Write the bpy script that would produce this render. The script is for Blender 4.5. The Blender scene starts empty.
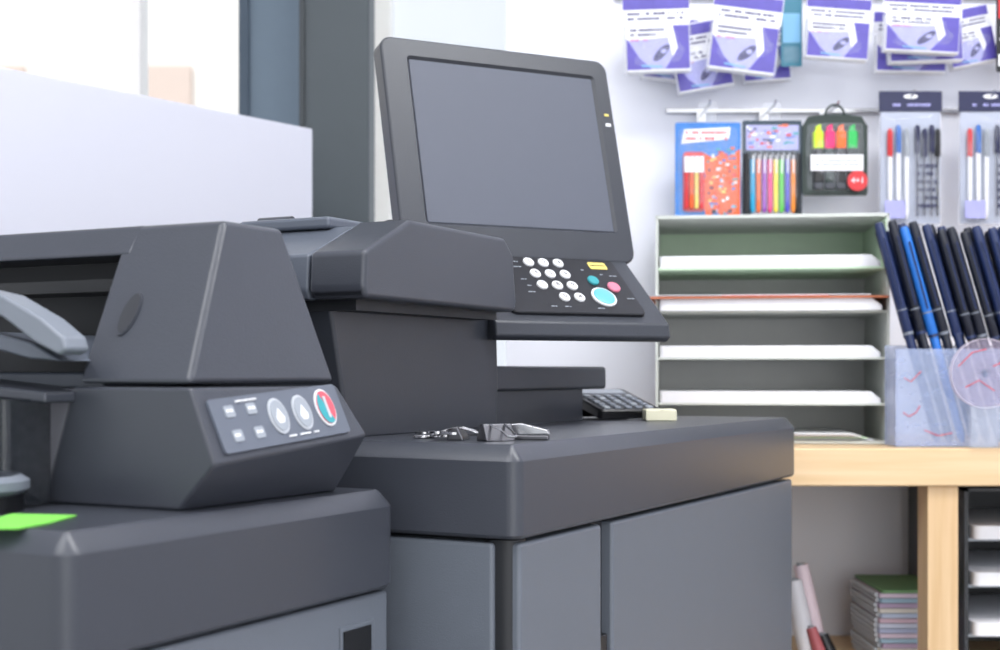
import bpy, bmesh, math, random
from mathutils import Matrix, Vector
random.seed(4)
sc = bpy.context.scene
sc.view_settings.view_transform = 'Standard'

# ------------------------------------------------------------------ materials
def lin(c):
    out = []
    for v in c:
        v = v / 255.0
        out.append(v / 12.92 if v <= 0.04045 else ((v + 0.055) / 1.055) ** 2.4)
    return out
MATS = {}
def mat(name, rgb, rough=0.5, metal=0.0, noise=0.05, bump=0.0, scale=30, emit=0):
    if name in MATS: return MATS[name]
    m = bpy.data.materials.new(name); m.use_nodes = True
    nt = m.node_tree; b = nt.nodes['Principled BSDF']
    c = lin(rgb)
    tc = nt.nodes.new('ShaderNodeTexCoord')
    nz = nt.nodes.new('ShaderNodeTexNoise'); nz.inputs['Scale'].default_value = scale
    nz.inputs['Detail'].default_value = 4
    nt.links.new(tc.outputs['Object'], nz.inputs['Vector'])
    mx = nt.nodes.new('ShaderNodeMix'); mx.data_type = 'RGBA'
    mx.inputs[6].default_value = [max(0, v * (1 - noise)) for v in c] + [1]
    mx.inputs[7].default_value = [min(1, v * (1 + noise)) for v in c] + [1]
    nt.links.new(nz.outputs['Fac'], mx.inputs[0])
    nt.links.new(mx.outputs[2], b.inputs['Base Color'])
    b.inputs['Roughness'].default_value = rough
    b.inputs['Metallic'].default_value = metal
    if bump > 0:
        n2 = nt.nodes.new('ShaderNodeTexNoise'); n2.inputs['Scale'].default_value = 700
        nt.links.new(tc.outputs['Object'], n2.inputs['Vector'])
        bp = nt.nodes.new('ShaderNodeBump'); bp.inputs['Strength'].default_value = bump
        bp.inputs['Distance'].default_value = 0.0006
        nt.links.new(n2.outputs['Fac'], bp.inputs['Height'])
        nt.links.new(bp.outputs['Normal'], b.inputs['Normal'])
    MATS[name] = m
    return m
def clear(name, rgb, fac=0.25, rough=0.1, var=.12):
    m = bpy.data.materials.new(name); m.use_nodes = True
    nt = m.node_tree; nt.nodes.clear()
    o = nt.nodes.new('ShaderNodeOutputMaterial')
    t = nt.nodes.new('ShaderNodeBsdfTransparent')
    p = nt.nodes.new('ShaderNodeBsdfPrincipled')
    p.inputs['Base Color'].default_value = lin(rgb) + [1]
    p.inputs['Roughness'].default_value = rough
    x = nt.nodes.new('ShaderNodeMixShader')
    nz = nt.nodes.new('ShaderNodeTexNoise'); nz.inputs['Scale'].default_value = 12
    mr = nt.nodes.new('ShaderNodeMapRange')
    mr.inputs['From Min'].default_value = .3; mr.inputs['From Max'].default_value = .7
    mr.inputs['To Min'].default_value = fac * (1 - var); mr.inputs['To Max'].default_value = fac * (1 + var)
    nt.links.new(nz.outputs['Fac'], mr.inputs['Value'])
    nt.links.new(mr.outputs['Result'], x.inputs[0])
    nt.links.new(t.outputs[0], x.inputs[1]); nt.links.new(p.outputs[0], x.inputs[2])
    nt.links.new(x.outputs[0], o.inputs[0])
    return m
def wood(name, a, b_, sc_=(1.5, 30, 30)):
    m = bpy.data.materials.new(name); m.use_nodes = True
    nt = m.node_tree; b = nt.nodes['Principled BSDF']
    tc = nt.nodes.new('ShaderNodeTexCoord'); mp = nt.nodes.new('ShaderNodeMapping')
    mp.inputs['Scale'].default_value = sc_
    nz = nt.nodes.new('ShaderNodeTexNoise'); nz.inputs['Scale'].default_value = 3; nz.inputs['Detail'].default_value = 8
    cr = nt.nodes.new('ShaderNodeValToRGB')
    cr.color_ramp.elements[0].color = lin(a) + [1]; cr.color_ramp.elements[0].position = .3
    cr.color_ramp.elements[1].color = lin(b_) + [1]; cr.color_ramp.elements[1].position = .7
    nt.links.new(tc.outputs['Object'], mp.inputs[0]); nt.links.new(mp.outputs[0], nz.inputs['Vector'])
    nt.links.new(nz.outputs['Fac'], cr.inputs[0]); nt.links.new(cr.outputs[0], b.inputs['Base Color'])
    b.inputs['Roughness'].default_value = .45
    return m

M_BODY = mat('charcoal_plastic', (59, 62, 70), .31, 0, .04, .3)
M_BODY2 = mat('charcoal_plastic_matte', (52, 55, 62), .36, 0, .04, .3)
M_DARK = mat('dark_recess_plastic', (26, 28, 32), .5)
M_BLACK = mat('black_plastic', (18, 19, 22), .35)
M_DOOR = mat('gray_door_plastic', (99, 105, 114), .40, 0, .03, .3)
M_ADF = mat('slate_plastic_light', (86, 92, 103), .36, 0, .04, .3)
M_SCREEN = mat('lcd_screen_off', (80, 84, 96), .55, 0, .02)
M_KEYPAD = mat('keypad_black', (25, 26, 31), .35)
M_WHITE = mat('white_plastic', (228, 228, 230), .4)
M_LGRAY = mat('light_gray_plastic', (150, 156, 164), .35)
M_PGRAY = mat('pale_gray_plastic', (186, 190, 196), .35)
M_MGRAY = mat('mid_gray_plastic', (118, 124, 134), .4)
M_PANEL = mat('label_panel_bluegray', (94, 100, 112), .45)
M_RED = mat('red_plastic', (204, 44, 50), .4)
M_TEAL = mat('teal_plastic', (50, 150, 158), .4)
M_CYAN = mat('cyan_plastic', (96, 172, 196), .35)
M_PINK = mat('pink_plastic', (210, 120, 142), .4)
M_YEL = mat('yellow_label', (226, 205, 110), .5)
M_METAL = mat('chrome_metal', (190, 190, 192), .22, 1)
M_GUN = mat('gunmetal', (112, 112, 116), .3, 1)
M_PAPER = mat('white_paper', (238, 238, 242), .8)
M_WALL = mat('wall_paint_white', (236, 237, 245), .7, 0, .015, .1, 4)
M_SHELF = mat('shelf_gray_metal', (206, 210, 204), .5)
M_SHELFG = mat('shelf_pale_green', (208, 230, 202), .55)
M_CLEAR = clear('clear_plastic', (240, 244, 252), .10, .06, .4)
M_FROST = clear('frosted_acrylic', (178, 192, 226), .36, .12, .08)
M_SMOKE = clear('smoked_acrylic', (40, 44, 50), .6, .08)
M_WOOD = wood('maple_wood', (218, 184, 138), (230, 200, 160))
M_WOODV = wood('maple_wood_vertical', (208, 172, 126), (224, 192, 150), (30, 30, 1.5))

# ------------------------------------------------------------------ geometry helpers
def empty(name, loc=(0, 0, 0), rz=0.0):
    e = bpy.data.objects.new(name, None)
    e.empty_display_size = .05
    e.location = loc; e.rotation_euler = (0, 0, rz)
    sc.collection.objects.link(e)
    return e
def emat(e):
    return Matrix.Translation(e.location) @ Matrix.Rotation(e.rotation_euler[2], 4, 'Z')
I4 = Matrix.Identity(4)
def place(o, parent, M):
    if parent is not None:
        o.parent = parent
        o.matrix_local = emat(parent).inverted() @ M
    else:
        o.matrix_world = M
def finish(name, bm, m, parent=None, M=I4, bevel=0, seg=3, sharp=30):
    bmesh.ops.recalc_face_normals(bm, faces=bm.faces)
    for f in bm.faces: f.smooth = True
    if bevel <= 0:
        for e in bm.edges:
            if len(e.link_faces) == 2 and e.calc_face_angle(0) > math.radians(sharp): e.smooth = False
    me = bpy.data.meshes.new(name); bm.to_mesh(me); bm.free()
    for mm in (m if isinstance(m, (list, tuple)) else [m]): me.materials.append(mm)
    o = bpy.data.objects.new(name, me); sc.collection.objects.link(o)
    place(o, parent, M)
    if bevel > 0:
        b = o.modifiers.new('bevel', 'BEVEL'); b.width = bevel; b.segments = seg
        b.limit_method = 'ANGLE'; b.angle_limit = math.radians(25); b.harden_normals = True
    return o
def loft(name, rings, m, parent=None, M=I4, bevel=0, seg=3, caps=True, sharp=30):
    bm = bmesh.new(); R = []
    for r in rings: R.append([bm.verts.new(p) for p in r])
    n = len(R[0])
    for a, b in zip(R, R[1:]):
        for i in range(n):
            bm.faces.new((a[i], a[(i + 1) % n], b[(i + 1) % n], b[i]))
    if caps:
        bm.faces.new(R[0]); bm.faces.new(R[-1])
    return finish(name, bm, m, parent, M, bevel, seg, sharp)
def box(name, lo, hi, m, parent=None, M=I4, bevel=0, seg=2):
    x0, y0, z0 = lo; x1, y1, z1 = hi
    return loft(name, [[(x0, y0, z0), (x1, y0, z0), (x1, y1, z0), (x0, y1, z0)],
                       [(x0, y0, z1), (x1, y0, z1), (x1, y1, z1), (x0, y1, z1)]], m, parent, M, bevel, seg)
def bars(name, rects, z0, z1, m, parent, M):
    bm = bmesh.new()
    for (x0, y0, x1, y1) in rects:
        lo = [bm.verts.new(p) for p in ((x0, y0, z0), (x1, y0, z0), (x1, y1, z0), (x0, y1, z0))]
        hi = [bm.verts.new(p) for p in ((x0, y0, z1), (x1, y0, z1), (x1, y1, z1), (x0, y1, z1))]
        bm.faces.new(lo); bm.faces.new(hi)
        for i in range(4): bm.faces.new((lo[i], lo[(i + 1) % 4], hi[(i + 1) % 4], hi[i]))
    return finish(name, bm, m, parent, M)
def fineprint(x0, y0, x1, y1, rows):
    out = []; h = (y1 - y0) / rows
    for r in range(rows):
        x = x0
        while x < x1 - .002:
            wd_ = random.uniform(.0015, .006); e = min(x1, x + wd_)
            if random.random() < .85: out.append((x, y0 + r * h + h * .25, e, y0 + r * h + h * .7))
            x = e + .001
    return out
def prism(name, poly, lo, hi, axis, m, parent=None, M=I4, bevel=0, seg=3):
    def f(p, v):
        if axis == 'x': return (v, p[0], p[1])
        if axis == 'y': return (p[0], v, p[1])
        return (p[0], p[1], v)
    return loft(name, [[f(p, lo) for p in poly], [f(p, hi) for p in poly]], m, parent, M, bevel, seg)
def rr(x0, y0, x1, y1, r, n=6):
    pts = []
    r = max(1e-5, min(r, (x1 - x0) / 2 - 1e-6, (y1 - y0) / 2 - 1e-6))
    for cx, cy, a0 in ((x1 - r, y0 + r, -90), (x1 - r, y1 - r, 0), (x0 + r, y1 - r, 90), (x0 + r, y0 + r, 180)):
        for i in range(n + 1):
            a = math.radians(a0 + 90 * i / n)
            pts.append((cx + r * math.cos(a), cy + r * math.sin(a)))
    return pts
def rplate(name, x0, y0, x1, y1, r, z0, z1, m, parent=None, M=I4, ch=0.0, n=6):
    rings = [[(x, y, z0) for x, y in rr(x0, y0, x1, y1, r, n)],
             [(x, y, z1 - ch) for x, y in rr(x0, y0, x1, y1, r, n)]]
    if ch > 0: rings.append([(x, y, z1) for x, y in rr(x0 + ch, y0 + ch, x1 - ch, y1 - ch, max(r - ch, 1e-4), n)])
    return loft(name, rings, m, parent, M)
def disc(name, c, rx, ry, z0, z1, m, parent=None, M=I4, n=28, ch=0):
    def ring(k, z): return [(c[0] + rx * k * math.cos(2 * math.pi * i / n), c[1] + ry * k * math.sin(2 * math.pi * i / n), z) for i in range(n)]
    rings = [ring(1, z0), ring(1, z1 - ch)]
    if ch: rings.append(ring(.85, z1))
    return loft(name, rings, m, parent, M)
def tube(name, pts, rads, m, parent=None, M=I4, n=14):
    pts = [Vector(p) for p in pts]; rings = []
    for i, p in enumerate(pts):
        if i == 0: d = pts[1] - pts[0]
        elif i == len(pts) - 1: d = pts[-1] - pts[-2]
        else: d = pts[i + 1] - pts[i - 1]
        d.normalize()
        up = Vector((0, 0, 1)) if abs(d.z) < .95 else Vector((1, 0, 0))
        a = d.cross(up).normalized(); b = d.cross(a).normalized()
        r = rads[i] if isinstance(rads, (list, tuple)) else rads
        rings.append([tuple(p + a * r * math.cos(2 * math.pi * j / n) + b * r * math.sin(2 * math.pi * j / n)) for j in range(n)])
    return loft(name, rings, m, parent, M, sharp=40)
def text(name, body, size, m, parent, M, align='CENTER'):
    c = bpy.data.curves.new(name, 'FONT'); c.body = body; c.size = size; c.extrude = .0001
    c.align_x = align; c.align_y = 'CENTER'; c.materials.append(m)
    o = bpy.data.objects.new(name, c); sc.collection.objects.link(o); place(o, parent, M); return o
def frame(o, x, y):
    x = Vector(x).normalized(); y = Vector(y).normalized(); z = x.cross(y).normalized(); y = z.cross(x)
    m = Matrix((x, y, z)).transposed().to_4x4(); m.translation = Vector(o); return m

# ================================================================== ROOM
box('floor', (-4, -3, -.05), (2.6, 3.0, 0), mat('floor_tiles', (165, 162, 158), .4, 0, .08, 0, 3))
box('ceiling', (-4, -3, 2.8), (2.6, 3.0, 2.9), M_WALL)
box('wall_back', (0.012, 2.45, 0), (2.5, 2.57, 2.8), M_WALL)
box('wall_right', (2.5, -3, 0), (2.6, 3.0, 2.8), M_WALL)
box('wall_window_side', (-4, 2.9, 0), (0.012, 3.0, .95), M_WALL)
box('trim_1', (-4, 2.86, .95), (-.02, 3.0, .99), M_WHITE)
M_BLUEF = mat('bluegray_aluminium', (112, 130, 146), .45)
M_PILLAR = mat('pillar_dark_gray', (66, 74, 79), .5)
w1 = empty('window_1', (-.9, 2.93, 1.0))
box('mullion_post', (-.522, 2.88, .99), (-.40, 2.98, 2.8), M_BLUEF, w1, bevel=.004)
box('mullion_cap', (-.535, 2.865, .99), (-.515, 2.885, 2.8), mat('bluegray_dark', (66, 82, 98), .5), w1)
box('frame_post_white', (-.765, 2.9, .99), (-.745, 2.97, 2.8), mat('window_frame_warm', (250, 246, 242), .5), w1, bevel=.003)
box('glazing', (-4, 2.94, .99), (-.522, 2.945, 2.8), clear('window_glass', (240, 245, 250), .04, .05), w1)
box('frame_head', (-4, 2.9, 2.7), (0, 2.98, 2.8), M_WHITE, w1)
w2 = empty('window_2', (-.1, 2.93, 1.0))
box('frame_post', (-.268, 2.88, .99), (-.225, 2.98, 2.7), mat('frame_cream', (254, 250, 243), .5), w2, bevel=.004)
box('glazing', (-.225, 2.94, .99), (.012, 2.945, 2.7), clear('window_glass_b', (215, 225, 238), .16, .3, .04), w2)
pil = empty('pillar', (-.3, 2.65, 0))
box('shaft', (-.372, 2.60, 0), (-.243, 2.72, 2.8), M_PILLAR, pil, bevel=.004)
box('edge_strip', (-.372, 2.592, 0), (-.362, 2.60, 2.8), mat('pillar_edge', (48, 54, 58), .5), pil)
fc = empty('building_facade', (-4, 9, 0))
M_FAC = mat('cream_render', (236, 230, 222), .8, 0, .03)
box('front', (-9, 9, -2), (-.8, 9.4, 9), M_FAC, fc)
M_FW = mat('facade_window', (212, 192, 178), .5)
for i, x in enumerate((-4.6, -3.35, -2.28)):
    for j, z in enumerate((.2, 2.75, 5.2)):
        box('pane_%d_%d' % (i, j), (x, 8.96, z), (x + .3, 9.01, z + .36), M_FW, fc)
        box('sill_%d_%d' % (i, j), (x - .05, 8.9, z - .05), (x + .35, 9.01, z - .01), M_FAC, fc)
box('cornice', (-9, 8.9, 2.2), (-.8, 9.0, 2.3), M_FAC, fc)
pt = empty('partition_panel', (-.32, 2.4, 0))
d = Vector((.594, .804, 0)); nrm = Vector((-.804, .594, 0)); B = Vector((-.3206, 2.4, 0)); A = B - d * 1.5
pts = [B, A, A + nrm * .05, B + nrm * .05]
loft('panel', [[(p.x, p.y, 0) for p in pts], [(p.x, p.y, 1.567) for p in pts]], mat('partition_white', (208, 209, 220), .5, 0, .006), pt, bevel=.003)

# ================================================================== PRINTER
RZ = math.radians(62)
C = (0.015, 1.18, 0)
pr = empty('multifunction_printer', C, RZ)
MM = emat(pr)
def slab(name, s0, s1, t0, t1, z0, zc, z1, ch, r, m, parent):
    def ring(o, z): return [(x, y, z) for x, y in rr(s0 + o, t0 + o, s1 - o, t1 - o, max(r - o, .003), 6)]
    return loft(name, [ring(.003, z0), ring(0, z0 + .003), ring(0, zc), ring(.0012, zc + .0022), ring(ch - .002, z1 - .0016), ring(ch, z1)], m, parent, MM, sharp=17)
slab('top_slab', 0, .83, 0, .62, 1.008, 1.074, 1.088, .012, .012, M_BODY, pr)
box('cabinet_core', (.02, .02, .03), (.81, .6, 1.008), M_DARK, pr, MM)
def door(name, s0, s1, z0, z1, m=M_DOOR):
    return box(name, (s0, .004, z0), (s1, .03, z1), m, pr, MM, bevel=.004, seg=3)
door('door_filler', .012, .184, .06, 1.004)
door('door_main', .210, .826, .06, 1.004)
box('door_gap_strip', (.184, .016, .06), (.210, .03, 1.004), M_DARK, pr, MM)
box('door_latch', (.187, .008, .80), (.207, .02, .895), M_BLACK, pr, MM, bevel=.002)
box('end_panel', (.004, .026, .06), (.03, .6, 1.004), M_DOOR, pr, MM, bevel=.004)
loft('corner_post', [[(x, y, z) for x, y in rr(.008, .008, .04, .04, .012)] for z in (.06, 1.006)], M_DARK, pr, MM)
box('plinth', (.03, .03, 0), (.8, .6, .06), M_BLACK, pr, MM)
# scanner tower
loft('tower', [[(.042, .204, 1.086), (.345, .204, 1.086), (.345, .58, 1.086), (.042, .58, 1.086)],
               [(.036, .202, 1.128), (.345, .202, 1.128), (.345, .58, 1.128), (.036, .58, 1.128)],
               [(.012, .2, 1.212), (.338, .2, 1.212), (.338, .58, 1.212), (.012, .58, 1.212)]], M_BODY2, pr, MM, bevel=.004)
box('tower_plate', (.336, .203, 1.128), (.650, .575, 1.157), M_BODY2, pr, MM, bevel=.004)
box('tower_foot', (.335, .214, 1.086), (.60, .57, 1.131), M_BODY2, pr, MM, bevel=.003)
# document feeder
prof = [(-.004, 1.216), (-.008, 1.225), (-.006, 1.258), (.072, 1.293), (.262, 1.292), (.282, 1.276), (.29, 1.222), (.284, 1.214)]
prism('feeder_front', prof, .15, .210, 'y', M_BODY, pr, MM, bevel=.005)
prof2 = [(-.002, 1.216), (-.006, 1.225), (-.004, 1.257), (.072, 1.290), (.255, 1.289), (.272, 1.274), (.278, 1.222), (.27, 1.214)]
prism('feeder_rear', prof2, .2125, .52, 'y', M_ADF, pr, MM, bevel=.003)
box('feeder_underlip', (.01, .17, 1.206), (.28, .5, 1.216), M_DARK, pr, MM)
box('feeder_tray', (.06, .235, 1.288), (.27, .345, 1.300), M_ADF, pr, MM, bevel=.004)
tube('feeder_knob', [(.09, .30, 1.300), (.09, .34, 1.300)], .006, M_BODY, pr, MM)
# display
w = Vector((.888, .46, 0)); nh = Vector((.46, -.888, 0))
def upv(deg):
    a = math.radians(deg); return Vector((-nh.x * math.sin(a), -nh.y * math.sin(a), math.cos(a)))
DO = Vector((-.1034, 1.592, 1.284))
FD = frame(DO, w, upv(15.5))
L, H = .307, .275
def ring(o, z, r): return [(x, y, z) for x, y in rr(o - .006, o, L - o, H - o, r, 8)]
def ringi(x0, y0, x1, y1, z, r): return [(x, y, z) for x, y in rr(x0, y0, x1, y1, r, 8)]
loft('display_housing', [ring(.012, -.034, .012), ring(.004, -.030, .014), ring(0, -.022, .016), ring(0, -.003, .016), ring(.0012, -.0008, .015), ring(.003, 0, .013),
                         ringi(.026, .038, .286, .252, .0003, .006), ringi(.0295, .0415, .2825, .2485, -.003, .002)], M_BODY2, pr, FD, sharp=20)
loft('display_screen', [ringi(.0295, .0415, .2825, .2485, -.0035, .002), ringi(.030, .042, .282, .248, -.0024, .002)], M_SCREEN, pr, FD)
box('display_icon_yellow', (.2925, .197, .0), (.2985, .200, .0012), M_YEL, pr, FD)  # small yellow icon mark on the bezel, unlit
box('display_icon_white', (.2925, .183, .0), (.2995, .187, .0012), M_WHITE, pr, FD)  # small white icon mark, unlit as well
FK = frame(DO, w, -nh)
kprof = [(.004, .004), (-.086, -.072), (-.093, -.078), (-.096, -.094), (-.088, -.099), (-.05, -.097), (.02, -.03), (.03, .0)]
loft('keypad_deck', [[(.062, a, b) for a, b in kprof], [(.293, a, b) for a, b in kprof]], M_BODY2, pr, FK, bevel=.003)
UP2 = upv(49.5)
FP = frame(DO - UP2 * .115, w, UP2)
rplate('keypad_panel', .088, .006, .266, .112, .008, .001, .0055, M_KEYPAD, pr, FP, ch=.001)
Z0 = .0054
labels = [['1', '2', '3'], ['4', '5', '6'], ['7', '8', '9'], ['*', '0', '#']]
for r_, y in enumerate((.100, .078, .056, .034)):
    for c_, x in enumerate((.146, .166, .186)):
        if r_ == 3 and c_ == 0: continue
        disc('key_%d%d' % (r_, c_), (x, y), .0066, .0074, Z0, Z0 + .003, M_WHITE, pr, FP, ch=.001)
        text('key_label_%d%d' % (r_, c_), labels[r_][c_], .009, M_DARK, pr, FP @ Matrix.Translation((x, y, Z0 + .0032)))
disc('key_start_ring', (.220, .036), .0155, .017, Z0, Z0 + .002, M_WHITE, pr, FP)
disc('key_start', (.220, .036), .0130, .0145, Z0, Z0 + .004, M_CYAN, pr, FP, ch=.001)
disc('key_stop', (.243, .056), .0080, .009, Z0, Z0 + .003, M_PINK, pr, FP, ch=.001)
disc('key_reset', (.220, .068), .0070, .008, Z0, Z0 + .003, M_TEAL, pr, FP, ch=.001)
rplate('keypad_label', .228, .092, .252, .105, .002, Z0, Z0 + .0008, M_YEL, pr, FP)
rplate('keypad_label_line', .230, .098, .250, .0995, .0005, Z0, Z0 + .001, M_KEYPAD, pr, FP)
tk = []
for (x, y) in ((.123, .1), (.123, .090), (.123, .066), (.123, .054), (.123, .042), (.207, .088), (.203, .014), (.236, .080), (.248, .078), (.252, .034), (.142, .016), (.16, .016)):
    tk += fineprint(x, y, x + .010, y + .003, 1)
bars('keypad_print', tk, Z0, Z0 + .0004, M_LGRAY, pr, FP)
box('display_arm', (.345, .30, 1.15), (.40, .36, 1.33), M_BODY2, pr, MM, bevel=.006)
box('arm_bracket', (.12, .06, -.06), (.20, .13, -.03), M_DARK, pr, FD)

# things on the printer top
ca = empty('calculator', (.165, 1.86, 1.09))
FCa = frame((.128, 1.80, 1.0895), (.93, .36, 0), Vector((-.36, .93, .22)))
rplate('body', 0, 0, .09, .12, .008, 0, .012, M_BLACK, ca, FCa, ch=.002)
box('wedge', (.005, .09, -.02), (.085, .112, .0), M_BLACK, ca, FCa)
rplate('lcd', .01, .09, .08, .112, .002, .012, .0128, M_LGRAY, ca, FCa)
for r_ in range(5):
    for c_ in range(5):
        rplate('key_%d%d' % (r_, c_), .008 + c_ * .0155, .006 + r_ * .0155, .018 + c_ * .0155, .015 + r_ * .0155, .003, .012, .0145,
               M_MGRAY if (r_ + c_) % 4 else M_LGRAY, ca, FCa, ch=.001)
sn = empty('sticky_note_pad', (.22, 1.80, 1.088))
box('sheets', (.184, 1.765, 1.0885), (.223, 1.81, 1.102), mat('note_cream', (240, 236, 208), .8), sn, bevel=.001)
box('top_sheet', (.185, 1.766, 1.102), (.222, 1.809, 1.1026), mat('note_yellow', (246, 242, 214), .8), sn)
def clip(loc, rz, k=1.0):
    e = empty('binder_clip', loc, rz); F = emat(e)
    prism('jaw', [(-.012 * k, 0), (.012 * k, 0), (.0035 * k, .017 * k), (-.0035 * k, .017 * k)], -.016 * k, .016 * k, 'x', M_GUN, e, F, bevel=.001)
    for sg in (-1, 1):
        tube('handle_%d' % (1 if sg > 0 else 2), [(-.008 * k, sg * .004 * k, .016 * k), (-.006 * k, sg * .02 * k, .012 * k), (-.005 * k, sg * .034 * k, .006 * k), (0, sg * .038 * k, .005 * k),
             (.005 * k, sg * .034 * k, .006 * k), (.006 * k, sg * .02 * k, .012 * k), (.008 * k, sg * .004 * k, .016 * k)], .0013 * k, M_METAL, e, F, n=8)
    return e
clip((-.004, 1.258, 1.0882), .5, .9)
clip((-.038, 1.275, 1.0882), 1.3, .7)
ke = empty('key_bunch', (-.068, 1.285, 1.0895)); FKy = emat(ke)
n = 20
tube('split_ring', [(.011 * math.cos(2 * math.pi * i / n), .011 * math.sin(2 * math.pi * i / n), .001) for i in range(n + 1)], .0011, M_METAL, ke, FKy, n=8)
for i, a in enumerate((.3, 1.7, -1.0)):
    F = FKy @ Matrix.Rotation(a, 4, 'Z')
    disc('key_head_%d' % i, (.02, 0), .010, .009, .001 + i * .002, .003 + i * .002, M_METAL, ke, F)
    prism('key_blade_%d' % i, [(.028, -.003), (.052, -.003), (.054, 0), (.05, .003), (.047, .001), (.044, .003), (.04, .001), (.036, .003), (.028, .003)], .001 + i * .002, .003 + i * .002, 'z', M_METAL, ke, F)
st = empty('small_stapler', (.020, 1.275, 1.0885), -.2); Fs = emat(st)
prism('base', [(-.022, 0), (.025, 0), (.025, .004), (-.022, .004)], -.005, .005, 'y', M_GUN, st, Fs, bevel=.001)
prism('arm', [(-.022, .004), (-.022, .013), (0, .015), (.024, .009), (.026, .005)], -.0045, .0045, 'y', M_METAL, st, Fs, bevel=.001)

# ================================================================== FINISHER
fi = empty('print_finisher', (C[0] - .2, C[1] - .2, 0), RZ)
slab('base_top', -.413, -.032, .10, .66, .967, 1.036, 1.05, .012, .014, M_BODY, fi)
box('cabinet', (-.405, .106, .04), (-.036, .65, .964), M_DOOR, fi, MM, bevel=.004)
box('plinth', (-.39, .13, 0), (-.07, .63, .04), M_BLACK, fi, MM)
box('cabinet_slot_frame', (-.110, .1045, .80), (-.060, .107, .943), M_DOOR, fi, MM, bevel=.0008)
box('cabinet_slot_shade', (-.106, .1035, .80), (-.066, .106, .939), M_BLACK, fi, MM)  # black plate on the face, painting the shade of a recessed slot
L0 = [(-.27, .135, 1.05), (-.27, .1016, 1.084), (-.27, .1246, 1.139), (-.27, .236, 1.139), (-.27, .268, 1.05)]
L1 = [(-.078, .132, 1.05), (-.078, .0995, 1.098), (-.086, .1246, 1.139), (-.086, .55, 1.139), (-.080, .55, 1.05)]
loft('control_box', [L0, L1], M_BODY, fi, MM, bevel=.003)
loft('upper_body', [[(-.268, .126, 1.1415), (-.086, .126, 1.1415), (-.086, .235, 1.1415), (-.268, .235, 1.1415)],
                    [(-.190, .158, 1.268), (-.116, .158, 1.268), (-.116, .258, 1.268), (-.190, .258, 1.268)]], M_BODY, fi, MM, bevel=.005, seg=3)
pb = [(-.190, 1.268), (-.116, 1.268), (-.112, 1.243), (-.206, 1.243)]
prism('top_beam', pb, .24, .62, 'y', M_BODY, fi, MM, bevel=.003)
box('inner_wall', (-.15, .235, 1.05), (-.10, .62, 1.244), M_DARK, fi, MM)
box('inner_ledge', (-.235, .24, 1.136), (-.14, .6, 1.150), M_ADF, fi, MM, bevel=.003)
box('inner_rail', (-.20, .25, 1.215), (-.14, .6, 1.225), M_BLACK, fi, MM)
F = MM @ frame((-.2358, .213, 1.1945), (0, -1, 0), (.078, 0, .1265))
disc('grip_rim', (0, 0), .0088, .020, -.001, .0012, M_BODY, fi, F)
disc('grip_hollow_shade', (0.0006, 0), .0074, .018, .0, .0015, mat('grip_shadow_plastic', (38, 40, 46), .5), fi, F)  # flat dark disc, shade of the grip's indent painted in its color
arm = [(.214, 1.166), (.218, 1.176), (.24, 1.190), (.28, 1.208), (.33, 1.218), (.42, 1.222), (.42, 1.206), (.33, 1.202), (.28, 1.191), (.245, 1.171), (.222, 1.162)]
prism('tray_arm', arm, -.300, -.275, 'x', M_MGRAY, fi, MM, bevel=.003)
arm2 = [(.23, 1.158), (.26, 1.172), (.30, 1.180), (.42, 1.185), (.42, 1.172), (.30, 1.168), (.262, 1.160)]
prism('tray_deck', arm2, -.29, -.16, 'x', M_ADF, fi, MM, bevel=.002)
prism('tray_deck_lower', [(.235, 1.135), (.42, 1.150), (.42, 1.140), (.235, 1.127)], -.30, -.16, 'x', M_BODY, fi, MM, bevel=.002)
rplate('bin_shell', -.325, .250, -.275, .40, .008, 1.052, 1.130, M_SMOKE, fi, MM)
for i in range(9):
    box('bin_rib_%d' % i, (-.3285, .256 + i * .014, 1.06), (-.3255, .258 + i * .014, 1.120), M_MGRAY, fi, MM)
disc('dish_base', (-.345, .275), .046, .046, 1.050, 1.062, M_BLACK, fi, MM)
loft('dish_rim', [[(-.345 + r * math.cos(2 * math.pi * i / 32), .275 + r * math.sin(2 * math.pi * i / 32), z) for i in range(32)] for r, z in ((.044, 1.062), (.050, 1.066), (.050, 1.072), (.044, 1.076), (.036, 1.074), (.034, 1.066))], M_MGRAY, fi, MM)
FB = MM @ frame((-.27, .1016, 1.084), (.192, -.0021, .0130), (0, .023, .055))
rplate('button_panel', .014, .006, .170, .048, .003, -.001, .0018, M_PANEL, fi, FB)
ZB = .0018
ic = []
for i, (x, y) in enumerate(((.033, .037), (.033, .018), (.058, .037), (.058, .018))):
    rplate('soft_key_%d' % i, x - .0055, y - .0045, x + .0055, y + .0045, .002, ZB, ZB + .0008, M_LGRAY, fi, FB)
    ic += fineprint(x - .004, y - .002, x + .004, y + .003, 1)
ic += fineprint(.043, .0425, .068, .0455, 1) + fineprint(.078, .0095, .13, .0125, 1)
bars('panel_print', ic, ZB, ZB + .0012, M_WHITE, fi, FB)
def halfdisc(name, cx, cy, rx, ry, a0, a1, z0, z1, m):
    pts = [(cx + rx * math.cos(math.radians(a0 + (a1 - a0) * i / 16)), cy + ry * math.sin(math.radians(a0 + (a1 - a0) * i / 16))) for i in range(17)]
    prism(name, pts, z0, z1, 'z', m, fi, FB)
for i, x in enumerate((.086, .116)):
    disc('round_key_ring_%d' % i, (x, .028), .0108, .0145, ZB, ZB + .0012, M_PGRAY, fi, FB)
    disc('round_key_%d' % i, (x, .028), .0092, .0125, ZB, ZB + .002, M_LGRAY, fi, FB)
    prism('round_key_icon_%d' % i, [(x - .005, .026), (x, .034), (x + .005, .026), (x + .003, .022), (x - .003, .022)], ZB + .002, ZB + .0022, 'z', M_WHITE, fi, FB)
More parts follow.
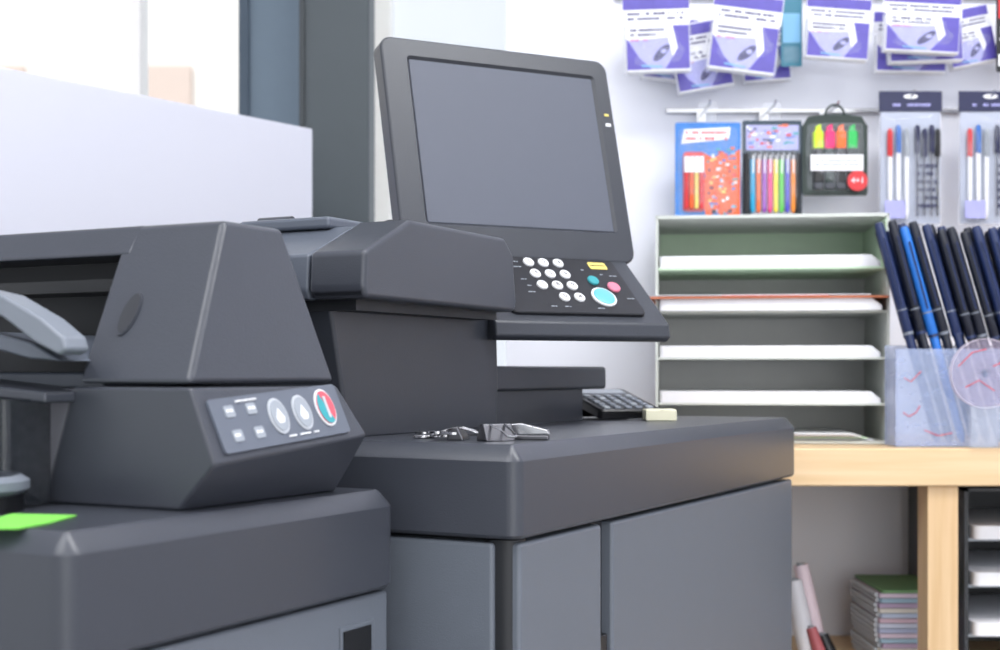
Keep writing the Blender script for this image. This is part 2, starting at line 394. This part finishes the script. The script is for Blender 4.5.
disc('stop_key_ring', (.147, .029), .0118, .0158, ZB, ZB + .0012, M_WHITE, fi, FB)
disc('stop_key', (.147, .029), .0104, .0139, ZB, ZB + .002, mat('stop_key_pink', (204, 84, 98), .4), fi, FB)
halfdisc('stop_key_teal_half', .147, .029, .0102, .0137, 120, 300, ZB + .002, ZB + .0024, M_TEAL)
prism('stop_key_mark', [(.1455, .020), (.1485, .020), (.1485, .038), (.1455, .038)], ZB + .0024, ZB + .0028, 'z', M_PGRAY, fi, FB)
gn = empty('green_sticky_note', (-.33, .93, 1.0505))
M_GREEN = mat('neon_green_paper', (120, 205, 80), .7)
loft('sheet', [[(-.340, .885, z), (-.305, .885, z), (-.296, .915, z), (-.292, .965, z), (-.340, .975, z)] for z in (1.0505, 1.0515)], M_GREEN, gn)

# ================================================================== COUNTER
ct = empty('wooden_counter', (.9, 2.2, 0))
box('top', (.222, 2.02, .985), (2.3, 2.449, 1.04), M_WOOD, ct, bevel=.003)
box('front_post', (.620, 2.03, 0), (.665, 2.08, .985), M_WOODV, ct, bevel=.002)
box('front_post_2', (1.5, 2.03, 0), (1.557, 2.09, .985), M_WOODV, ct, bevel=.002)
box('rear_post', (.25, 2.38, 0), (.31, 2.44, .985), M_WOODV, ct, bevel=.002)
box('lower_shelf', (.28, 2.09, .66), (2.2, 2.445, .69), M_WOOD, ct, bevel=.002)

# paper sorter on the counter
so = empty('paper_sorter', (.240, 2.160, 1.041), math.radians(-7)); FS = emat(so)
W_, D_, Hh = .352, .255, .350
box('side_left', (0, 0, 0), (.004, D_, Hh), M_SHELF, so, FS)
box('side_right', (W_ - .004, 0, 0), (W_, D_, Hh), M_SHELF, so, FS)
box('top', (0, 0, Hh - .005), (W_, D_, Hh), M_SHELF, so, FS)
box('bottom', (0, 0, 0), (W_, D_, .004), M_SHELF, so, FS)
box('back', (0, D_ - .004, 0), (W_, D_, Hh - .08), mat('shelf_back_gray', (222, 222, 220), .6), so, FS)
box('back_green', (0, D_ - .006, Hh - .08), (W_, D_, Hh), M_SHELFG, so, FS)
box('side_green', (W_ - .006, .002, Hh - .08), (W_ - .004, D_, Hh - .006), M_SHELFG, so, FS)
for i, z in enumerate((.2665, .1996, .1285, .0585)):
    box('shelf_%d' % i, (.004, .002, z), (W_ - .004, D_ - .006, z + .003), M_SHELFG if i < 1 else M_SHELF, so, FS)
    y0 = -.012 if i == 1 else .002
    rp = [(x, y) for x, y in rr(.006, y0, W_ - .012, .24, .006, 5)]
    def rg(z_, tap): return [(x - (tap if x > .2 else 0), y, z_) for x, y in rp]
    loft('paper_stack_%d' % i, [rg(z + .003, 0), rg(z + .010, 0), rg(z + .021, .014)], M_PAPER, so, FS)
box('orange_sheet', (-.014, -.018, .2212), (W_ - .003, .2, .2240), mat('orange_paper', (206, 122, 88), .7), so, FS)
box('red_sheet', (.10, -.019, .2241), (.26, .2, .2253), mat('red_paper', (190, 84, 72), .7), so, FS)
box('white_sheet', (.0, -.017, .2254), (W_ - .03, .2, .2266), M_PAPER, so, FS)
for i in range(4):
    box('loose_sheet_%d' % i, (.12 + .02 * i, .01 - .006 * i, .005 + i * .003), (.33 - .01 * i, .22, .0065 + i * .003),
        [M_PAPER, M_SHELFG, M_PAPER, M_PAPER][i], so, FS)

lo = empty('letter_tray_organizer', (.85, 2.2, .69))
M_BSTEEL = mat('black_steel', (44, 46, 50), .45)
for nm, a, b in (('side_left', (.700, 2.11, .691), (.706, 2.40, .975)), ('side_right', (1.02, 2.11, .691), (1.027, 2.40, .975)), ('back', (.700, 2.395, .691), (1.027, 2.40, .975)), ('top', (.700, 2.11, .970), (1.027, 2.40, .975))):
    box(nm, a, b, M_BSTEEL, lo)
for i, z in enumerate((.895, .825, .750)):
    box('shelf_%d' % i, (.706, 2.112, z), (1.02, 2.39, z + .004), M_LGRAY, lo)
    rplate('paper_%d' % i, .712, 2.10, 1.015, 2.37, .01, z + .004, z + .024, M_PAPER, lo)
nb = empty('spiral_notebook_stack', (.64, 2.28, .69))
cols = [(190, 196, 214), (196, 170, 184), (176, 188, 210), (204, 200, 192), (170, 150, 176), (146, 172, 190), (200, 184, 200), (164, 172, 200)]
z = .6905
for i in range(15):
    c = cols[i % 8]; j = random.uniform(-.003, .003)
    rplate('notebook_%d' % i, .590 + j, 2.17, .690 + j, 2.34, .004, z, z + .0068, mat('notebook_%d' % (i % 8), c, .7), nb)
    tube('spiral_%d' % i, [(.588 + j, 2.18, z + .0035), (.588 + j, 2.33, z + .0035)], .0036, M_PGRAY, nb, n=8)
    z += .0078
rplate('green_notebook', .592, 2.168, .690, 2.34, .004, z, z + .004, mat('notebook_green', (110, 150, 104), .7), nb)
wr = empty('wrapping_film_rolls', (.5, 2.2, .69))
M_PK = mat('soft_pink_film', (226, 208, 216), .5)
M_WF = mat('soft_white_film', (216, 216, 222), .5)
M_RF = mat('muted_red_film', (170, 90, 96), .5)
for i, (x, y, dx, h, r, mm) in enumerate(((.482, 2.17, -.025, .135, .014, M_WF), (.505, 2.20, -.030, .155, .013, M_PK), (.500, 2.15, -.02, .065, .009, M_RF), (.522, 2.17, -.02, .05, .010, M_BLACK))):
    tube('roll_%d' % i, [(x, y, .6905), (x + dx * .5, y + .005, .6905 + h * .5), (x + dx, y + .01, .6905 + h)], [r, r * 1.08, r * .9], mm, wr)
    tube('roll_core_%d' % i, [(x + dx, y + .01, .6905 + h - .002), (x + dx, y + .01, .6905 + h + .003)], r * .55, M_LGRAY, wr)

# ================================================================== WALL DISPLAY
rail = empty('display_rail', (.55, 2.44, 1.61))
box('bar', (.29, 2.440, 1.602), (1.4, 2.449, 1.610), M_METAL, rail, bevel=.001)
box('upper_bar', (.20, 2.440, 1.80), (1.4, 2.449, 1.812), M_METAL, rail, bevel=.001)
def hook(x, z, y0=2.33):
    tube('hook_rod', [(x, 2.444, z), (x, y0 + .01, z), (x, y0, z + .006)], .0018, M_METAL, rail, n=8)
    box('hook_plate', (x - .008, 2.436, z - .012), (x + .008, 2.4395, z + .008), M_METAL, rail)
M_PURP = mat('print_purple', (90, 80, 170), .35, 0, .2, 0, 60)
M_DPURP = mat('print_deep_purple', (40, 34, 98), .35)
M_LPURP = mat('print_lilac', (164, 164, 218), .35, 0, .15, 0, 60)
M_MAG = mat('print_magenta', (190, 80, 130), .4)
M_ORG = mat('print_orange', (222, 92, 36), .4, 0, .2, 0, 80)
M_BLU = mat('print_blue', (44, 104, 186), .4)
M_NAVY = mat('navy_print', (26, 30, 70), .35)
M_SKY = mat('sky_print', (120, 176, 212), .4)
def puffy(name, x0, z0, x1, z1, depth, m, parent, F, nx=10, nz=14, wr_=.10):
    bm = bmesh.new(); G = {}; ph_ = random.uniform(0, 6)
    for side in (0, 1):
        for i in range(nx + 1):
            for j in range(nz + 1):
                if side == 1 and (i in (0, nx) or j in (0, nz)): G[1, i, j] = G[0, i, j]; continue
                a = i / nx; b = j / nz
                bul = max(0, math.sin(math.pi * a) * math.sin(math.pi * b)) ** .3 * depth / 2
                bul *= 1 + wr_ * math.sin(9 * a + 5 * b + ph_) + wr_ * .7 * math.sin(17 * b - 6 * a + ph_)
                G[side, i, j] = bm.verts.new((x0 + (x1 - x0) * a, z0 + (z1 - z0) * b, bul if side == 0 else -bul))
    for side in (0, 1):
        for i in range(nx):
            for j in range(nz):
                bm.faces.new([G[side, i, j], G[side, i + 1, j], G[side, i + 1, j + 1], G[side, i, j + 1]])
    return finish(name, bm, m, parent, F, sharp=60)
def ink_pack(cx, ztop, w_, h, y, rot):
    e = empty('ink_cartridge_pack', (cx, y, ztop))
    F = frame((cx, y, ztop), (1, 0, 0), (0, 0, 1)) @ Matrix.Rotation(math.radians(rot), 4, 'Z')
    a = w_ / 2
    rplate('header_card', -a, -h * .36, a, 0, .003, -.001, .001, M_PAPER, e, F)
    box('header_band', (-a * .98, -h * .18, .001), (a * .98, -h * .02, .0015), M_PURP, e, F)
    bars('header_print', fineprint(-a * .85, -h * .33, a * .8, -h * .20, 2), .001, .0018, M_DPURP, e, F)
    box('box_body', (-a * .94, -h, -.010), (a * .94, -h * .38, .010), M_PAPER, e, F, bevel=.002)
    Z = .0102
    prism('face_lilac', [(-a * .9, -h * .97), (a * .5, -h * .97), (a * .3, -h * .56), (-a * .9, -h * .60)], Z, Z + .0003, 'z', M_LPURP, e, F)
    prism('face_purple', [(a * .20, -h * .97), (a * .92, -h * .97), (a * .92, -h * .41), (a * .45, -h * .41), (a * .58, -h * .7)], Z, Z + .0004, 'z', M_PURP, e, F)
    prism('face_purple_left', [(-a * .92, -h * .97), (-a * .20, -h * .97), (-a * .55, -h * .82), (-a * .92, -h * .56)], Z, Z + .0005, 'z', M_PURP, e, F)
    pts = []
    for i in range(20):
        t = 2 * math.pi * i / 20; u = a * .26 * math.cos(t); v = h * .10 * math.sin(t)
        pts.append((a * .10 + u * .85 + v * .5, -h * .76 + v + u * .35))
    prism('face_mark', pts, Z, Z + .0008, 'z', M_DPURP, e, F)
    disc('face_mark_highlight', (a * .16, -h * .74), a * .09, h * .03, Z, Z + .0012, M_LPURP, e, F, n=14)
    prism('face_stripe', [(-a * .5, -h * .93), (a * .1, -h * .95), (a * .1, -h * .93), (-a * .5, -h * .91)], Z, Z + .0009, 'z', M_SKY, e, F)
    bars('face_print', fineprint(-a * .8, -h * .55, a * .2, -h * .43, 2), Z, Z + .0008, M_DPURP, e, F)
    bars('face_print_small', fineprint(-a * .8, -h * .61, -a * .3, -h * .565, 1), Z, Z + .0008, M_MAG, e, F)
    puffy('bag', -a * 1.02, -h * 1.03, a * 1.02, -h * .35, .027, M_CLEAR, e, F)
for a in ((.261, 1.782, .114, .130, 2.350, 2), (.332, 1.748, .100, .118, 2.395, 10), (.418, 1.782, .118, .132, 2.345, -7), (.570, 1.779, .110, .106, 2.350, -4),
          (.703, 1.781, .130, .102, 2.326, -3), (.712, 1.774, .130, .104, 2.357, 2), (.700, 1.765, .126, .106, 2.388, -1), (.790, 1.772, .085, .100, 2.395, 12),
          (.300, 1.765, .09, .112, 2.425, -6), (.455, 1.752, .085, .10, 2.425, 4)):
    ink_pack(*a)
for x in (.261, .418, .570, .703): hook(x, 1.7835, 2.318)
tl = empty('teal_card_pack', (.489, 2.38, 1.79))
F = frame((.496, 2.384, 1.79), (1, 0, 0), (0, 0, 1))
rplate('card', -.018, -.12, .018, 0, .003, 0, .002, mat('print_teal', (50, 116, 138), .4), tl, F)
box('stripe', (-.015, -.08, .002), (.015, -.03, .003), M_SKY, tl, F)
puffy('blister', -.015, -.115, .015, -.085, .014, M_CLEAR, tl, F)
bk = empty('black_card_pack', (.865, 2.36, 1.78))
F = frame((.872, 2.36, 1.79), (1, 0, 0), (0, 0, 1))
rplate('card', -.036, -.135, .04, 0, .004, 0, .003, M_BLACK, bk, F)
box('red_band', (-.033, -.045, .003), (.038, -.005, .0035), M_RED, bk, F)
box('white_band', (-.033, -.125, .003), (.038, -.105, .0035), M_PAPER, bk, F)
text('number', '5', .034, M_PAPER, bk, F @ Matrix.Translation((-.024, -.072, .0035)))

def V(x, y, z): return frame((x, y, z), (1, 0, 0), (0, 0, 1))
kp = empty('colouring_marker_pack', (.35, 2.36, 1.575)); F = V(.35, 2.36, 1.570)
M_BAGB = mat('print_bright_blue', (50, 118, 194), .4, 0, .25, 0, 60)
rplate('card', -.055, -.163, .055, 0, .003, 0, .003, M_BAGB, kp, F)
prism('orange_burst', [(-.01, -.050), (.01, -.06), (.025, -.048), (.033, -.058), (.054, -.045), (.054, -.155), (.03, -.160), (.012, -.15), (-.002, -.163), (-.012, -.12), (-.004, -.09)], .003, .0036, 'z', M_ORG, kp, F)
prism('white_title', [(-.045, -.036), (.035, -.028), (.038, -.008), (-.04, -.012)], .003, .0042, 'z', M_PAPER, kp, F)
bars('title_print', fineprint(-.038, -.032, .032, -.012, 2), .0042, .0047, M_RED, kp, F)
pal = [M_ORG, M_PAPER, M_RED, M_SKY, M_BLU, M_YEL, M_TEAL, M_NAVY]
for q in range(8):
    bars('art_%d' % q, [(x, y, x + random.uniform(.002, .007), y + random.uniform(.002, .006)) for x, y in [(random.uniform(-.005, .046), random.uniform(-.158, -.045)) for _ in range(9)]], .0036, .0040 + q * .0001, pal[q], kp, F)
rplate('window_frame', -.042, -.15, -.006, -.05, .006, .003, .006, M_RED, kp, F)
for i, mm in enumerate((M_RED, M_ORG, M_YEL, M_RED)):
    tube('marker_%d' % i, [(-.037 + i * .0085, -.145, .009), (-.037 + i * .0085, -.075, .009)], .0038, mm, kp, F, n=10)
    tube('marker_cap_%d' % i, [(-.037 + i * .0085, -.085, .009), (-.037 + i * .0085, -.058, .009)], .0042, M_PAPER, kp, F, n=10)
puffy('blister', -.054, -.161, .054, -.005, .03, M_CLEAR, kp, F)
box('hang_tab', (-.015, -.004, 0), (.015, .035, .001), M_CLEAR, kp, F)
hook(.35, 1.597)
npk = empty('neon_gel_pen_pack', (.458, 2.36, 1.575)); F = V(.459, 2.362, 1.574)
rplate('card', -.050, -.163, .050, 0, .003, 0, .002, mat('print_dark_teal', (38, 58, 74), .4), npk, F)
box('card_inner', (-.036, -.158, .002), (.034, -.055, .0026), mat('print_gray_white', (196, 198, 208), .5), npk, F)
box('card_top', (-.044, -.05, .002), (.044, -.008, .0026), M_LPURP, npk, F)
for q in range(6):
    bars('art_%d' % q, [(x, y, x + random.uniform(.003, .010), y + random.uniform(.002, .005)) for x, y in [(random.uniform(-.046, .038), random.uniform(-.048, -.01)) for _ in range(7)]], .0026, .0030 + q * .0001, [M_NAVY, M_RED, M_TEAL, M_PAPER, M_ORG, M_BLU][q], npk, F)
neon = [(40, 160, 205), (230, 110, 60), (150, 80, 180), (228, 56, 130), (236, 220, 60), (90, 196, 76), (80, 80, 190), (236, 140, 50)]
for i, c in enumerate(neon):
    mm = mat('neon_%d' % i, c, .3)
    x = -.034 + i * .0097
    tube('pen_%d' % i, [(x, -.156, .007), (x, -.150, .007), (x, -.070, .007), (x, -.064, .007)], [.002, .0042, .0042, .003], mm, npk, F, n=10)
    tube('pen_top_%d' % i, [(x, -.070, .007), (x, -.054, .007)], [.0036, .003], M_DARK, npk, F, n=10)
    box('pen_clip_%d' % i, (x - .001, -.09, .011), (x + .001, -.06, .0125), M_PAPER, npk, F)
for i, x in enumerate((-.044, .043)):
    tube('dark_pen_%d' % i, [(x, -.156, .006), (x, -.056, .006)], .0045, M_DARK, npk, F, n=10)
puffy('blister', -.049, -.161, .049, -.004, .032, M_CLEAR, npk, F)
box('hang_tab', (-.015, -.004, 0), (.015, .03, .001), M_CLEAR, npk, F)
hook(.459, 1.5965)
hl = empty('highlighter_pack', (.565, 2.36, 1.59)); F = V(.564, 2.36, 1.592)
M_DG = mat('print_bottle_green', (20, 40, 34), .4)
loft('card', [[(-.052, -.145, z), (.052, -.145, z), (.055, -.14, z), (.055, -.028, z), (.045, -.012, z), (.02, -.008, z), (-.02, -.008, z), (-.045, -.012, z), (-.055, -.028, z), (-.055, -.14, z)] for z in (0, .003)], M_DG, hl, F)
n = 16
tube('hanger_loop', [(.016 * math.cos(math.pi * i / n), -.010 + .018 * math.sin(math.pi * i / n), .0015) for i in range(n + 1)], .002, M_DG, hl, F, n=8)
box('label', (-.044, -.105, .016), (.044, -.078, .0168), M_PAPER, hl, F)
bars('label_print', fineprint(-.036, -.098, .036, -.085, 2), .0168, .0172, M_LGRAY, hl, F)
for i, c in enumerate(((196, 226, 40), (240, 40, 110), (240, 104, 30), (40, 180, 84))):
    x = -.030 + i * .019; mm = mat('highlighter_%d' % i, c, .35)
    rplate('marker_%d' % i, x - .0078, -.125, x + .0078, -.045, .003, .003, .015, M_DG if i % 2 else M_BLACK, hl, F, ch=.002)
    rplate('marker_cap_%d' % i, x - .0082, -.068, x + .0082, -.038, .003, .003, .016, mm, hl, F, ch=.002)
    prism('marker_tip_%d' % i, [(x - .005, -.038), (x + .005, -.038), (x + .004, -.026), (x - .004, -.030)], .006, .012, 'z', mm, hl, F)
    rplate('marker_foot_%d' % i, x - .0075, -.135, x + .0075, -.124, .003, .003, .0155, M_BODY, hl, F, ch=.001)
disc('red_badge', (.034, -.122), .017, .017, .016, .0195, M_RED, hl, F)
text('badge_text', '4+1', .014, M_PAPER, hl, F @ Matrix.Translation((.034, -.122, .0198)))
puffy('blister', -.051, -.140, .051, -.020, .036, M_CLEAR, hl, F)
hook(.564, 1.5955)
def pen_pack(cx):
    e = empty('ballpoint_pen_pack', (cx, 2.36, 1.62)); F = V(cx, 2.355, 1.622)
    box('header', (-.053, -.034, 0), (.053, 0, .003), M_NAVY, e, F, bevel=.001)
    bars('header_print', fineprint(-.03, -.028, .035, -.018, 1), .003, .0034, M_LPURP, e, F)
    disc('hang_hole', (0, -.009), .012, .004, .003, .0034, M_PAPER, e, F)
    box('back_card', (-.050, -.222, -.001), (.050, -.034, .0005), mat('pack_back_pale', (172, 178, 196), .5, 0, .15, 0, 18), e, F)
    for i, (mm, x) in enumerate(((M_RED, -.036), (M_BLU, -.022), (M_LGRAY, -.008), (M_NAVY, .010), (M_NAVY, .022), (M_NAVY, .034), (M_DARK, .044))):
        tp = -.070 + (i % 2) * .006
        tube('barrel_%d' % i, [(x, -.216, .007), (x, -.205, .007), (x, tp, .007)], [.001, .0036, .0042], M_PAPER if i < 3 else M_CLEAR, e, F, n=10)
        tube('cap_%d' % i, [(x, tp - .040, .0072), (x, tp, .0072), (x, tp + .006, .0072)], [.0048, .0048, .003], mm, e, F, n=10)
        tube('refill_%d' % i, [(x, -.21, .007), (x, tp, .007)], .0019, mm, e, F, n=6)
        box('pocket_clip_%d' % i, (x - .0012, tp - .042, .0125), (x + .0012, tp, .014), mm, e, F)
    box('label', (-.046, -.215, .0125), (-.012, -.185, .013), M_LPURP, e, F)
    bars('label_print', fineprint(.008, -.20, .042, -.12, 6), .0125, .013, M_NAVY, e, F)
    puffy('bag', -.054, -.225, .054, -.032, .03, M_CLEAR, e, F, wr_=.2)
    hook(cx, 1.613)
pen_pack(.690); pen_pack(.824)

# long pens in a frosted holder
ph = empty('pen_holder', (.75, 2.08, 1.041))
hx0, hx1, hy0, hy1, hz = .578, .90, 2.045, 2.104, 1.184
th = .003
box('front', (hx0, hy0, 1.041), (hx1, hy0 + th, hz), M_FROST, ph)
box('rear', (hx0, hy1 - th, 1.041), (hx1, hy1, hz + .006), M_FROST, ph)
box('side_left', (hx0, hy0 + th, 1.041), (hx0 + th, hy1 - th, hz), M_FROST, ph)
box('side_right', (hx1 - th, hy0 + th, 1.041), (hx1, hy1 - th, hz), M_FROST, ph)
box('base', (hx0 + th, hy0 + th, 1.041), (hx1 - th, hy1 - th, 1.045), M_FROST, ph)
for i, pts_ in enumerate(([(.589, .05), (.597, .044), (.608, .050), (.613, .06)], [(.62, .024), (.64, .016), (.66, .020)], [(.59, .10), (.60, .095), (.615, .11)])):
    tube('red_squiggle_%d' % i, [(x, hy0 - .0008, 1.041 + z) for x, z in pts_], .0006, M_RED, ph, n=6)
pb_ = empty('long_pens', (.75, 2.08, 1.046))
M_PN = mat('pen_black_blue', (24, 28, 42), .35); M_PN2 = mat('pen_navy', (32, 46, 86), .35); M_PB = mat('pen_bright_blue', (44, 116, 205), .35)
k = 0
for row in range(3):
    for i in range(13):
        x = .643 + i * .0185 + row * .006; y = 2.058 + row * .016
        ht = .322 - i * .001 - row * .003 + random.uniform(-.006, .006)
        lean = -.088 + random.uniform(-.004, .004)
        b0 = Vector((x, y, 1.046)); b1 = Vector((x + lean, y + .006, 1.048 + ht)); dd = b1 - b0
        mm = M_PB if (row == 0 and i == 2) else random.choice([M_PN, M_PN, M_PN2])
        tube('barrel_%d' % k, [b0, b0 + dd * .03, b0 + dd * .5], [.002, .0058, .0066], mm, pb_, n=12)
        tube('cap_%d' % k, [b0 + dd * .5, b0 + dd * .505, b0 + dd * .985, b1], [.0066, .0078, .0070, .005], mm, pb_, n=12)
        tube('band_%d' % k, [b0 + dd * .49, b0 + dd * .503], .0080, M_MGRAY if k % 3 == 0 else M_PN2, pb_, n=12)
        tube('neck_%d' % k, [b0 + dd * .60, b0 + dd * .606], .0080, M_MGRAY, pb_, n=12)
        off = Vector((0, -.0088, 0))
        tube('clip_%d' % k, [b0 + dd * .62 + off, b0 + dd * .93 + off], .0013, M_PN2, pb_, n=6)
        k += 1
rd = empty('round_tape_disc', (.70, 2.03, 1.15))
F = V(.700, 2.026, 1.148)
def ann(name, r0, r1, z0, z1, m):
    n = 36
    f = lambda r, z: [(r * math.cos(2 * math.pi * i / n), r * math.sin(2 * math.pi * i / n), z) for i in range(n)]
    loft(name, [f(r1, z0), f(r1, z1), f(r0, z1), f(r0, z0), f(r1, z0)], m, rd, F, caps=False)
ann('tape', .006, .050, 0, .010, clear('tape_clear_pink', (205, 190, 216), .18, .15))
ann('outer_edge', .0495, .0505, -.0005, .0105, clear('tape_edge', (235, 225, 235), .5, .15))
for i, pts_ in enumerate(([(-.04, .01), (-.02, .03), (.0, .035)], [(-.03, -.02), (-.01, -.01), (.012, -.025)], [(.01, .01), (.03, .02), (.042, .012)])):
    tube('red_line_%d' % i, [(x, y, .0105) for x, y in pts_], .0007, M_RED, rd, F, n=6)
box('dispenser_stand', (-.022, -.107, 0), (.022, -.047, .012), clear('dispenser_clear', (215, 220, 232), .22, .15), rd, F)
ob = empty('cardboard_box', (.8, 2.03, 1.041))
box('body', (.725, 2.024, 1.041), (.80, 2.040, 1.048), mat('cardboard', (170, 140, 114), .8), ob, bevel=.001)
box('label', (.735, 2.0235, 1.043), (.76, 2.0242, 1.047), M_PAPER, ob)

# ================================================================== LIGHT
wd = bpy.data.worlds.new('world'); sc.world = wd; wd.use_nodes = True
bgn = wd.node_tree.nodes['Background']; bgn.inputs[0].default_value = (.90, .945, 1, 1); bgn.inputs[1].default_value = 1.15
def area(name, loc, target, sx, sy, power, col=(1, 1, 1)):
    l = bpy.data.lights.new(name, 'AREA'); l.shape = 'RECTANGLE'; l.size = sx; l.size_y = sy; l.energy = power; l.color = col
    o = bpy.data.objects.new(name, l); sc.collection.objects.link(o); o.location = loc
    o.rotation_euler = (Vector(target) - Vector(loc)).to_track_quat('-Z', 'Y').to_euler(); return o
area('ceiling_light', (.7, 1.1, 2.76), (.7, 1.3, 0), 1.6, .5, 33, (.98, .99, 1))
area('ceiling_light', (-.8, .3, 2.76), (-.8, .3, 0), 1.2, 1.2, 26, (.98, .99, 1))
area('ceiling_light', (1.0, -.8, 2.76), (1.0, -.8, 0), 1.4, 1.0, 26, (.98, .99, 1))
area('front_fill_light', (1.0, -2.9, 1.5), (.7, 2.0, 1.2), 2.8, 1.8, 42, (.97, .985, 1))  # added unseen fill behind the camera, brightens fronts and shelf interiors
sun = bpy.data.lights.new('sun', 'SUN'); sun.energy = 2.4; sun.angle = .02
so_ = bpy.data.objects.new('sun', sun); sc.collection.objects.link(so_)
so_.rotation_euler = Vector((.25, .62, -.75)).to_track_quat('-Z', 'Y').to_euler()

cam = bpy.data.cameras.new('camera'); co = bpy.data.objects.new('camera', cam); sc.collection.objects.link(co)
co.location = (0, 0, 1.15); co.rotation_euler = (math.radians(90), 0, 0)
cam.sensor_width = 36; cam.lens = 50.4; cam.shift_y = .047; cam.clip_start = .05
cam.dof.use_dof = True; cam.dof.focus_distance = 1.4; cam.dof.aperture_fstop = 6.3
sc.camera = co
